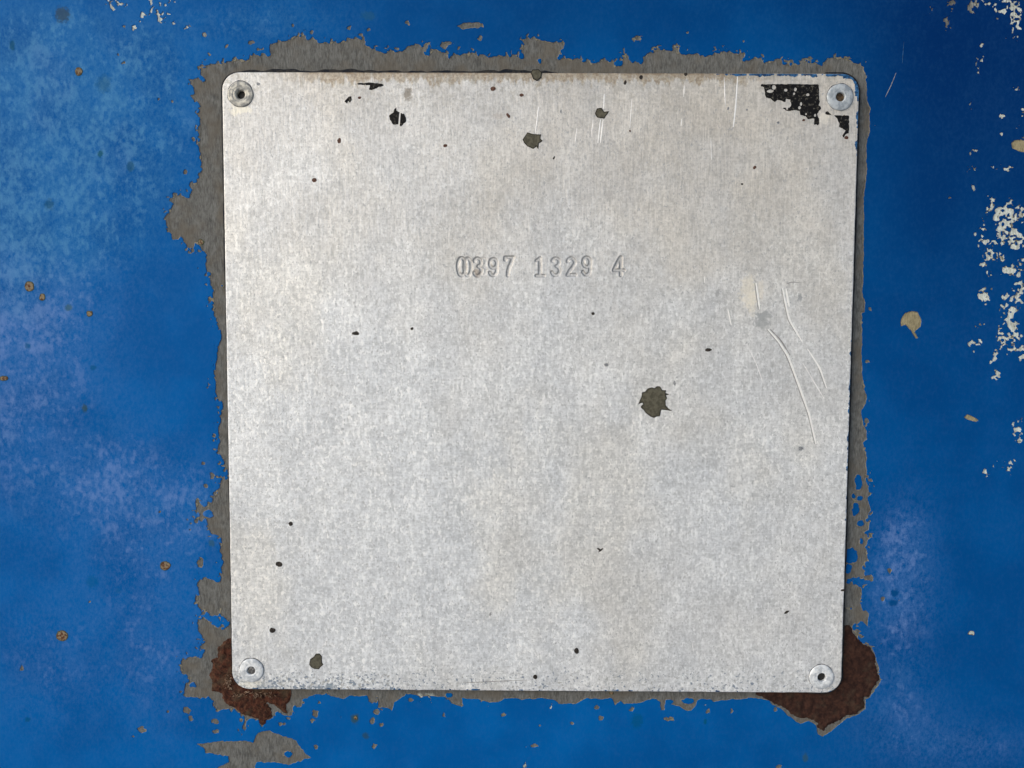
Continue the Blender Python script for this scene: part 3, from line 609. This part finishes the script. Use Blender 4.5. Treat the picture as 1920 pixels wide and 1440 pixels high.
# window for the stamped number, aligned with the blocks of the grid
wa = T([(842, 466)])[0]; wb = T([(1188, 540)])[0]
bs = 16
ix0 = int((wa[0] - plate_grid.x0) // bs) * 8; ix1 = (int((wb[0] - plate_grid.x0) // bs) + 1) * 8
iv0 = int((wa[1] - plate_grid.v0) // bs) * 8; iv1 = (int((wb[1] - plate_grid.v0) // bs) + 1) * 8
ex = np.zeros((len(plate_grid.vs) - 1, len(plate_grid.xs) - 1), bool); ex[iv0:iv1, ix0:ix1] = True
X0w, X1w, V0w, V1w = plate_grid.xs[ix0], plate_grid.xs[ix1], plate_grid.vs[iv0], plate_grid.vs[iv1]
fx = X0w + np.arange(int(X1w - X0w) + 1) * 1.0; fv_ = V0w + np.arange(int(V1w - V0w) + 1) * 1.0
FX, FV = np.meshgrid(fx, fv_)
def arc(cx, cy, rx, ry, a0, a1, n=14):
    return [(cx + rx * math.cos(math.radians(a0 + (a1 - a0) * k / n)), cy - ry * math.sin(math.radians(a0 + (a1 - a0) * k / n))) for k in range(n + 1)]
# glyph strokes in a box 0..1 wide, 0..2 high (v down)
GLY = {
 '0': [arc(0.5, 1.0, 0.42, 0.92, 0, 360, 28)],
 '3': [arc(0.45, 0.50, 0.42, 0.42, 160, -80, 14) + arc(0.45, 1.44, 0.46, 0.50, 80, -160, 16)],
 '9': [arc(0.5, 0.58, 0.42, 0.50, 0, 360, 22), [(0.92, 0.58), (0.90, 1.15)] + arc(0.46, 1.30, 0.44, 0.60, 10, -150, 12)],
 '7': [[(0.04, 0.30), (0.04, 0.06), (0.95, 0.06), (0.72, 0.60), (0.48, 1.10), (0.36, 1.55), (0.34, 1.95)]],
 '1': [[(0.12, 0.30), (0.30, 0.22), (0.50, 0.06), (0.50, 1.92)], [(0.10, 1.93), (0.92, 1.93)]],
 '2': [arc(0.47, 0.52, 0.42, 0.46, 165, -20, 14) + [(0.62, 1.05), (0.28, 1.50), (0.06, 1.90), (0.96, 1.90)]],
 '4': [[(0.66, 0.04), (0.34, 0.70), (0.04, 1.42), (0.95, 1.42)], [(0.68, 0.04), (0.68, 1.95)]]}
DIG = [('0', 857, 482, 17, 36, 1.0, 0), ('0', 869, 483, 16, 35, .85, 0), ('3', 888.5, 483, 15.5, 35, 1.0, 2), ('3', 899.5, 483, 13.5, 34, .35, 2), ('9', 917, 484, 16, 34, .95, 3), ('7', 946.5, 481.5, 16.5, 36, 1.0, 4),
       ('1', 1004, 483, 17, 35, .95, 5), ('3', 1034.5, 483, 16.5, 34, .85, 6), ('2', 1063, 483, 16.5, 34, .85, 7), ('9', 1092, 481, 16, 36, 1.0, 8), ('4', 1150, 481.5, 21, 35.5, 1.0, 9)]
H = np.zeros(FX.shape); G = np.zeros(FX.shape); owner = np.full(FX.shape, -1)
HW = 2.5
near = {}
for (ch, px, py, w, h, k, oid) in DIG:
    D = np.full(FX.shape, 1e9)
    for stx in GLY[ch]:
        D = np.minimum(D, seg_dist(FX, FV, T([(px + u * w, py + v / 2 * h) for (u, v) in stx])))
    D = D + 0.25 * fnoise(FX, FV, 4, 130 + oid, 1)
    wall = smooth(HW + 1.5, HW - 1.1, D)
    H = np.maximum(H, 1.7 * k * wall)
    H = np.where(H < 0.02, np.minimum(H, -0.35 * k * smooth(HW + 4.5, HW + 1.6, D) * smooth(HW + 1.2, HW + 1.6, D)), H)
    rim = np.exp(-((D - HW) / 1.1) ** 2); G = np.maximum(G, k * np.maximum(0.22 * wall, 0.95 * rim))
    near[oid] = np.minimum(near.get(oid, 1e9), D)
ids = sorted(near); stack = np.stack([near[i] for i in ids]); best = stack.argmin(0); bd = stack.min(0)
cellown = np.where(bd < HW + 5, best, -1)
cown = cellown[:-1, :-1]
Wn = FX.shape[1]
def patch(cells):
    J, I = np.where(cells)
    q = np.c_[J * Wn + I, (J + 1) * Wn + I, (J + 1) * Wn + I + 1, J * Wn + I + 1]
    u, inv = np.unique(q, return_inverse=True); q = inv.reshape(-1, 4)
    V3 = np.c_[FX.ravel()[u], H.ravel()[u], -FV.ravel()[u]] * S
    return V3, q, G.ravel()[u]
pv, pq, pg = patch(cown < 0)
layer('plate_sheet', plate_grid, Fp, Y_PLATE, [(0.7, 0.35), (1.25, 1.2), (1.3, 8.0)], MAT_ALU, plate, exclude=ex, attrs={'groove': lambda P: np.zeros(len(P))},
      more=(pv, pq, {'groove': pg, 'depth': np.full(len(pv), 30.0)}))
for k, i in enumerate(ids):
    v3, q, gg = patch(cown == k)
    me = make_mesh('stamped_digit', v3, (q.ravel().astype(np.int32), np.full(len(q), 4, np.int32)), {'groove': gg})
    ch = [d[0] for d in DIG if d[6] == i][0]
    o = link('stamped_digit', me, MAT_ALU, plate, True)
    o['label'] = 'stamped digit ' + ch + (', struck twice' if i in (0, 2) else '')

# dark strip put in as the contact shade round the rim
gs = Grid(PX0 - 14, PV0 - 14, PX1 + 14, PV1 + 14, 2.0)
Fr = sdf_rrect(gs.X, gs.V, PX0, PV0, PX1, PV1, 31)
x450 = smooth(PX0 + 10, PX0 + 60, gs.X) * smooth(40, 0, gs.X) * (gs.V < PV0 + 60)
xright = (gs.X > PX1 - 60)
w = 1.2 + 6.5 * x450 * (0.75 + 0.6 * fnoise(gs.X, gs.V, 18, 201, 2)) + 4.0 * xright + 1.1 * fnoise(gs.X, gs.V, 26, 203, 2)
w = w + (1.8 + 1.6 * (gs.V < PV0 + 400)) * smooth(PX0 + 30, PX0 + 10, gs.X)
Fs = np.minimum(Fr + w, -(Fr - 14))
layer('sealant_bead', gs, Fs, Y_BED - 7.0 * S, [(0.8, 2.2), (0.9, 7.0)], MAT_RIM_SHADE, plate, 'dark sealant under the plate rim', merge=False)

# rivets
def rivet(c_, R, mat, pin, label, prof, pin_y, seed):
    (cx, cv) = T([c_], Y_PLATE - 0.0004)[0]; n = 56
    r_ = np.random.RandomState(seed); wobv = 1 + 0.012 * np.sin(np.arange(n) * 2 * math.pi / n * 3 + seed) + 0.006 * r_.uniform(-1, 1, n)
    verts = []; faces = []
    for k, (pr, ph) in enumerate(prof):
        for j in range(n):
            a = 2 * math.pi * j / n; rr = pr * R * (wobv[j] if pr > 0.45 else 1)
            verts.append(((cx + rr * math.cos(a)) * S, Y_PLATE - ph * S, (-cv + rr * math.sin(a)) * S))
    for k in range(len(prof) - 1):
        for j in range(n):
            faces.append((k * n + j, (k + 1) * n + j, (k + 1) * n + (j + 1) % n, k * n + (j + 1) % n))
    me = make_mesh('rivet', verts, faces); o = link('rivet', me, mat, plate, True); o['label'] = label
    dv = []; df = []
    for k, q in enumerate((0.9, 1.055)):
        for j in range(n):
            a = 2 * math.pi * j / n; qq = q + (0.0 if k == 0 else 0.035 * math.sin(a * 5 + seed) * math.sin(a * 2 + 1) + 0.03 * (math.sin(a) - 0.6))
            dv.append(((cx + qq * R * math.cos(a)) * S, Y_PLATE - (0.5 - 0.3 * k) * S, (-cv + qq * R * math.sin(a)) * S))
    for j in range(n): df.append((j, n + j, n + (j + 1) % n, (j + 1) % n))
    link('dirt_ring', make_mesh('dirt_ring', dv, df), MAT_RING, o, True)  # ring drawn dark in place of the shade round the rivet head
    pr = prof[-1][0] * R * 1.02
    vs = [((cx) * S, Y_PLATE - (pin_y + 0.9) * S, -cv * S)]
    fs = []
    for ring, (q, dy) in enumerate(((0.55, 0.75), (1.0, 0))):
        for j in range(24):
            a = 2 * math.pi * j / 24; vs.append(((cx + q * pr * math.cos(a)) * S, Y_PLATE - (pin_y + dy) * S, (-cv + q * pr * math.sin(a)) * S))
    for j in range(24):
        fs.append((0, 1 + j, 1 + (j + 1) % 24)); fs.append((1 + j, 25 + j, 25 + (j + 1) % 24, 1 + (j + 1) % 24))
    me = make_mesh('mandrel', vs, fs); link('mandrel', me, pin, o, True)
PROF = [(1.0, -2.0), (1.0, 1.2), (0.99, 1.9), (0.95, 2.5), (0.84, 3.1), (0.70, 3.6), (0.60, 3.7), (0.55, 3.45), (0.48, 3.4), (0.42, 3.55), (0.375, 3.3), (0.345, 2.4), (0.335, 0.0), (0.335, -7.0)]
PROF_OLD = [(1.0, -2.0), (1.0, 0.8), (0.975, 1.5), (0.90, 1.9), (0.72, 1.5), (0.66, 1.9), (0.60, 1.2), (0.53, 0.9), (0.49, 1.4), (0.42, 0.4), (0.36, -0.4), (0.325, -1.8), (0.32, -8.0)]
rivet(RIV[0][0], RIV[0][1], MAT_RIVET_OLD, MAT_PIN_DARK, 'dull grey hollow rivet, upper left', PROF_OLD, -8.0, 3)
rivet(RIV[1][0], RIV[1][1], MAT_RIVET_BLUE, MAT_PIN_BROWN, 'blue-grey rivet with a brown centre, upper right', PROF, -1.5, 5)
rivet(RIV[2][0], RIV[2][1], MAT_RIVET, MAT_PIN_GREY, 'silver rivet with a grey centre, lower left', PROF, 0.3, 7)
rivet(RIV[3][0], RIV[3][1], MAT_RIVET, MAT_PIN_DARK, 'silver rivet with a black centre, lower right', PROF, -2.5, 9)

# remains of black print
B1 = [(1425,160.7),(1428.7,158),(1534.8,158),(1535.4,187),(1537.8,190.7),(1534,196.7),(1540.8,202.7),(1535.4,208.6),(1531.8,214.6),(1535.4,221.8),(1535.4,231.4),(1533,234.4),(1530.6,231.4),(1527,233.8),(1527,224.2),(1524.6,221.8),(1515,223.6),(1511.4,218.2),(1500.6,215.2),(1498.8,208),(1488.6,206.8),(1476.7,208),(1467,202.7),(1472,201.5),(1479,202.7),(1483.9,196.7),(1481.5,187),(1474,184.7),(1472,190.7),(1463.5,188.3),(1457.5,187),(1452.7,191.9),(1448,187),(1437,182.3),(1434.7,177.5),(1433.5,168),(1432,163)]
H1 = [(1451,163.8,4.2,4),(1444,171,6,3),(1473,169,3,2.6),(1491,168,2.6,3.5),(1488.7,175.6,2,2.5),(1514.6,177.7,2.7,2.7),(1502,195,2,3),(1476,204,2,2),(1499,202,3,3),(1511,214,1.6,2.4),(1528.5,216,2,3)]
small_layer('black_print', B1, Y_PLATE, MAT_BLACK, plate, 0.9, 1.1, 4, label='large torn remnant of black print beside the upper right rivet', holes=H1, seed=301)
small_layer('black_print', [(1565,216.4),(1592,216.4),(1591.7,250.6),(1586.9,250.6),(1581,258),(1580,254),(1585.7,245),(1579.7,241),(1573.7,238.6),(1573.7,231.4),(1570,223)], Y_PLATE, MAT_BLACK, plate, 0.9, 1.0, 4, label='black print remnant below the upper right rivet', seed=303)
small_layer('black_print', [(1548,210),(1552,209),(1559,215),(1553,215.5),(1547.5,213.5)], Y_PLATE, MAT_BLACK, plate, 0.9, 0.5, 4, seed=304)
small_layer('black_print', [(729.4,216.9),(734,213.7),(738.7,210),(738.7,205),(743,202.5),(743.7,207.5),(750,211.3),(757.5,213.7),(761,220),(761,227.5),(751,237),(746,233),(737.5,233.7),(733.7,227.5),(731,225)], Y_PLATE, MAT_BLACK, plate, 0.9, 1.0, 4, label='black print remnant split by a bare line', seed=305, cut=[([(749.8, 212), (748, 236)], 1.5)])
small_layer('black_print', [(664.6,157.5),(678.7,155.6),(700,155),(720,158),(719,161.5),(710,163),(697,170),(692,168),(694,160),(680,159)], Y_PLATE, MAT_BLACK, plate, 0.8, 1.3, 4, label='thin black print streak near the top edge', seed=306)
small_layer('black_print', [(645.6,190),(650,185),(654,180.5),(659,180),(660,187.5),(656,192),(653,189.5),(651,195)], Y_PLATE, MAT_BLACK, plate, 0.8, 1.2, 4, seed=307)

# dried splashes
SP = [([(1196.5,759),(1203,743.8),(1203.8,736),(1209.6,734.3),(1214,729),(1221.3,726.6),(1227.8,728),(1231.5,724),(1237.3,724.8),(1240,727.7),(1241,731.4),(1249,731.7),(1247.5,737),(1254,739.7),(1248.3,740.8),(1251,746.7),(1247.5,751),(1248.3,760.5),(1252.6,765.6),(1260,770.4),(1249.7,769),(1240,767.8),(1238.8,770.7),(1237.3,780),(1230.7,781),(1226.7,783.5),(1219.8,781),(1211,774.4),(1207.4,768.6),(1202.3,765),(1201.6,762),(1206,758.3),(1204.5,754.7),(1199.7,756)], 'largest olive splash, right of the plate centre'),
 ([(979.8,261.9),(989,248.3),(999.6,251.5),(1014,252.5),(1013,259.8),(1018,264),(1010,269),(1009,279.6),(1005.8,274.4),(999.6,279),(989,274.4),(983,268)], 'olive splash with spiky edges in the upper middle'),
 ([(1115.8,213),(1119.4,203.5),(1127.7,202.5),(1133,209.8),(1142,208.7),(1137,216),(1133,222.3),(1119.4,220.2)], 'small dark olive splash with a tail'),
 ([(580,1246),(582,1236),(589,1231),(592.5,1225.5),(599.4,1225.5),(603.4,1231),(603.4,1241.6),(606,1246),(600.5,1250.7),(598,1254.7),(589,1254),(583.3,1250.7)], 'olive splash near the lower left rivet'),
 ([(995,136),(999,131),(1009,130),(1016,136),(1015,145),(1007,152),(1000,149)], 'dark lump on the top edge')]
for i, (p_, lab) in enumerate(SP):
    small_layer('dirt_splash', p_, Y_PLATE, MAT_OLIVE, plate, 0.8, 0.45, 4, ((0.3, 0.6),), 0.5 if i < 4 else 1.4, label=lab, seed=320 + i)
DOTS = [(1112,588,3.4,3,0,0),(667,625,7,3.6,0,0),(772.5,616.5,2.8,2.6,0,0),(1328,656,6.5,3.4,0,0),(545,982,3.8,4.2,0,.5),(523.5,1058,6.4,5,0,.3),(511,1182,5.6,4.8,0,0),(1081,1220.5,4.4,5.6,0,0),(1004,1269,4.2,4,0,0),(1126,1032,6,1.6,0,-.7),(1123,1030,4,1.4,0,.6),
 (589.5,338,4.2,4,1,0),(636,264,3.6,5,1,0),(835,273,3.8,3,1,0),(924,166,5,4,1,0),(1415,314,2.4,3.6,1,.6),(1391.5,345,2,2,0,0),(1475,1148,5,2,0,-.5),(1580,1107,3.4,2,0,0),(1501.5,841,4.6,3.4,2,0),(1137,684,3.6,2.6,2,0),(1172,155,2.6,4,0,.3),(1286,139,3,3,0,0),(1202,145,3.4,4,0,0),(674,183,2.6,2,1,0),(919,1152,1.6,3,2,.3),
 (1265,719,2,4.4,2,-.2),(484,157,3.4,2.6,2,.5),(1039,296,1.8,3.4,0,.4),(1052,208,1.2,3,2,0),(1181,245,2,2,1,0),(978,178,4,3,1,0),(1507,225,2.4,2.2,1,0),(1459,230,2,2.2,2,0),(1587,258,3.6,3,1,.2),(953,217,3,5,1,-.5),(1365,203,1.6,3,2,.2),(1400,206,1.8,1.8,2,0)]
for i, (px, py, rx, ry, mt, rot) in enumerate(DOTS):
    small_layer('dirt_speck', ell(px, py, rx, ry, 12, rot), Y_PLATE, (MAT_SPECK, MAT_BROWN, MAT_GREYSPOT)[mt], plate, 0.7, 1.1, 3.5, ((0.2, 0.4),), 0.3, seed=340 + i)

# blue and dark paint still clinging to the rim of the plate
ge = Grid(PX0 - 2, PV0 - 2, PX1 + 2, PV1 + 2, 1.5)
Fe = sdf_rrect(ge.X, ge.V, PX0 + 0.9, PV0 + 0.9, PX1 - 0.9, PV1 - 0.9, 31)
topR = (ge.V < PV0 + 40) * smooth(PX0 + 880, PX0 + 960, ge.X)
rightT = (ge.X > PX1 - 30) * (ge.V < PV0 + 160)
botm = (ge.V > PV1 - 30) * 1.0
rightM = (ge.X > PX1 - 20) * smooth(PV0 + 480, PV0 + 650, ge.V) * smooth(PV0 + 830, PV0 + 700, ge.V)
wd = 3.2 * topR + 2.4 * rightT + 0.6 * botm + 1.2 * rightM
n_ = fnoise(ge.X, ge.V, 9, 401, 3, 0.7)
Fk = np.where(wd > 0, wd - Fe + 5.5 * n_ - 1.0 * (1 - topR), -5.0)
Fk = np.where(Fe > 18, -5, Fk)
Fk = np.minimum(Fk, Fe)
layer('paint_flecks', ge, Fk, Y_PLATE - 0.3 * S, [(0.1, 0.4)], MAT_FLECK, plate, 'blue paint specks along the plate rim', merge=False, kind='stuff')

# scratches: low burrs with a fold
SCR = [([(1383,142),(1382,160),(1379.5,200),(1375,238)], 2.6, 1),([(1133,176),(1132,204)], 2.2, 1),([(1126,224),(1121,268)], 2.0, 1),([(1131,224),(1126,268)], 1.8, 1),([(1112,225),(1109,256)], 1.4, 0),
 ([(1440,617.5),(1460,640),(1477.5,667.5),(1492.5,707.5),(1502.5,735),(1517.5,777.5),(1530,832.5)], 4.2, 1),([(1437.5,618),(1457.3,641),(1474.8,668.5),(1489.8,708.5),(1499.8,736),(1515,778),(1527.5,833)], 1.7, 2),([(1444,617),(1464,638),(1481.5,666)], 2.4, 2),([(1465,541),(1470,568),(1477.5,601),(1492.5,626)], 1.5, 2),([(1415,531),(1422,581)], 1.6, 2),([(1534.5,691),(1547.5,728)], 1.3, 2),
 ([(1467.5,540),(1472.5,567.5),(1480,600),(1495,625),(1503.7,640)], 3.8, 1),([(1514,654),(1520,663),(1537.5,690),(1550,727.5)], 3.2, 1),([(1473.7,541),(1480,575)], 4.0, 1),([(1417.5,530),(1424.5,580)], 3.4, 1),
 ([(1365,580),(1371,610)], 2.0, 1),([(1400,645),(1417.5,680),(1430,715)], 1.6, 0),([(1505,680),(1545,747)], 2.4, 0),([(1475,532),(1487,528),(1502,531)], 1.5, 2),([(855,1281),(920,1278),(990,1275)], 1.3, 2),
 ([(1010,200),(1004,250)], 1.6, 0),([(1082,240),(1078,270)], 1.4, 0),([(1283,160),(1282,182)], 1.6, 1),([(1185,185),(1181,240)], 1.3, 0),([(1358,145),(1360,200)], 1.3, 0),([(1333,260),(1334,300)], 1.3, 0),([(1321,518),(1321,530)], 1.5, 1),([(1298,1205),(1300,1222)], 1.2, 0),([(1278,223),(1277,236)], 1.6, 1)]
def ribbon(name, pts, w, mat, parent, y, label=None, hgt=0.4):
    P = T(pts, y); # resample
    Q = [];
    for a, b in zip(P[:-1], P[1:]):
        k = max(2, int(np.hypot(*(b - a)) / 4))
        for i in range(k): Q.append(a + (b - a) * i / k)
    Q.append(P[-1]); Q = np.array(Q)
    for _ in range(3): Q[1:-1] = (Q[:-2] + 2 * Q[1:-1] + Q[2:]) / 4
    d = np.gradient(Q, axis=0); d /= np.hypot(d[:, 0], d[:, 1])[:, None] + 1e-9; n = np.c_[-d[:, 1], d[:, 0]]
    t = np.linspace(0, 1, len(Q)); ww = w / 2 * (0.35 + 0.65 * np.sin(np.pi * np.clip(t, 0.03, 0.97)) ** 0.5) * (1 + 0.35 * vnoise(Q[:, 0], Q[:, 1], 6, 77))
    A = Q - n * ww[:, None]; B = Q; C = Q + n * ww[:, None]
    y0 = y / S
    V3 = np.concatenate([np.c_[A[:, 0], np.full(len(Q), y0 - 0.05), -A[:, 1]], np.c_[B[:, 0], y0 - hgt * ww / (w / 2), -B[:, 1]], np.c_[C[:, 0], np.full(len(Q), y0 - 0.05), -C[:, 1]]]) * S
    N = len(Q); f = []
    for i in range(N - 1):
        f.append((i, i + 1, N + i + 1, N + i)); f.append((N + i, N + i + 1, 2 * N + i + 1, 2 * N + i))
    o = link(name, make_mesh(name, V3, f), mat, parent)
    if label: o['label'] = label
    return o
for (p_, w_, br) in SCR:
    ribbon('scratch', p_, w_, (MAT_SCRATCH_DULL, MAT_SCRATCH, MAT_SCRATCH_SHADE)[br], plate, Y_PLATE)  # dark ribbons beside the bright ones put a scratch's shaded side into the colour
ribbon('scratch', [(1680, 137), (1671, 160), (1660, 182)], 1.3, MAT_GREYSPOT, panel, YF, 'fine pale scratch on blue paint')
ribbon('scratch', [(1695, 78), (1693, 100), (1692, 118)], 1.1, MAT_FLECK, panel, YF)

# dry fibres caught at the lower left corner
r_ = np.random.RandomState(8)
allv = []; allf = []
for i in range(90):
    if True:
        t = r_.uniform(0, 1); bx, by = (431 + r_.uniform(-7, 5), 1262 + 26 * t) if r_.rand() < .45 else (440 + 75 * t, 1297 + r_.uniform(-4, 6))
    else:
        bx, by = 1500 + r_.uniform(0, 45), 1304 + r_.uniform(-2, 8)
    a = r_.uniform(-0.6, 2.6); L = r_.uniform(3, 10)
    P = T([(bx, by), (bx + L * .5 * math.cos(a), by + L * .5 * math.sin(a)), (bx + L * math.cos(a + .5), by + L * math.sin(a + .5))], Y_BED)
    d = P[2] - P[0]; d /= np.hypot(*d); n = np.array([-d[1], d[0]]); wv = r_.uniform(.35, .8)
    b0 = len(allv); yb = Y_BED / S - 4.2
    for k, p in enumerate(P):
        for sgn in (-1, 0, 1):
            q = p + n * sgn * wv * (1 if k == 1 else .5); allv.append((q[0] * S, (yb - (0.8 if sgn == 0 else 0) - k * .5) * S, -q[1] * S))
    for k in range(2):
        for c_ in range(2):
            allf.append((b0 + k * 3 + c_, b0 + k * 3 + c_ + 1, b0 + (k + 1) * 3 + c_ + 1, b0 + (k + 1) * 3 + c_))
o = link('dry_fibres', make_mesh('dry_fibres', allv, allf), MAT_FIBRE, panel); o['kind'] = 'stuff'; o['label'] = 'pale dry fibres on the rust'
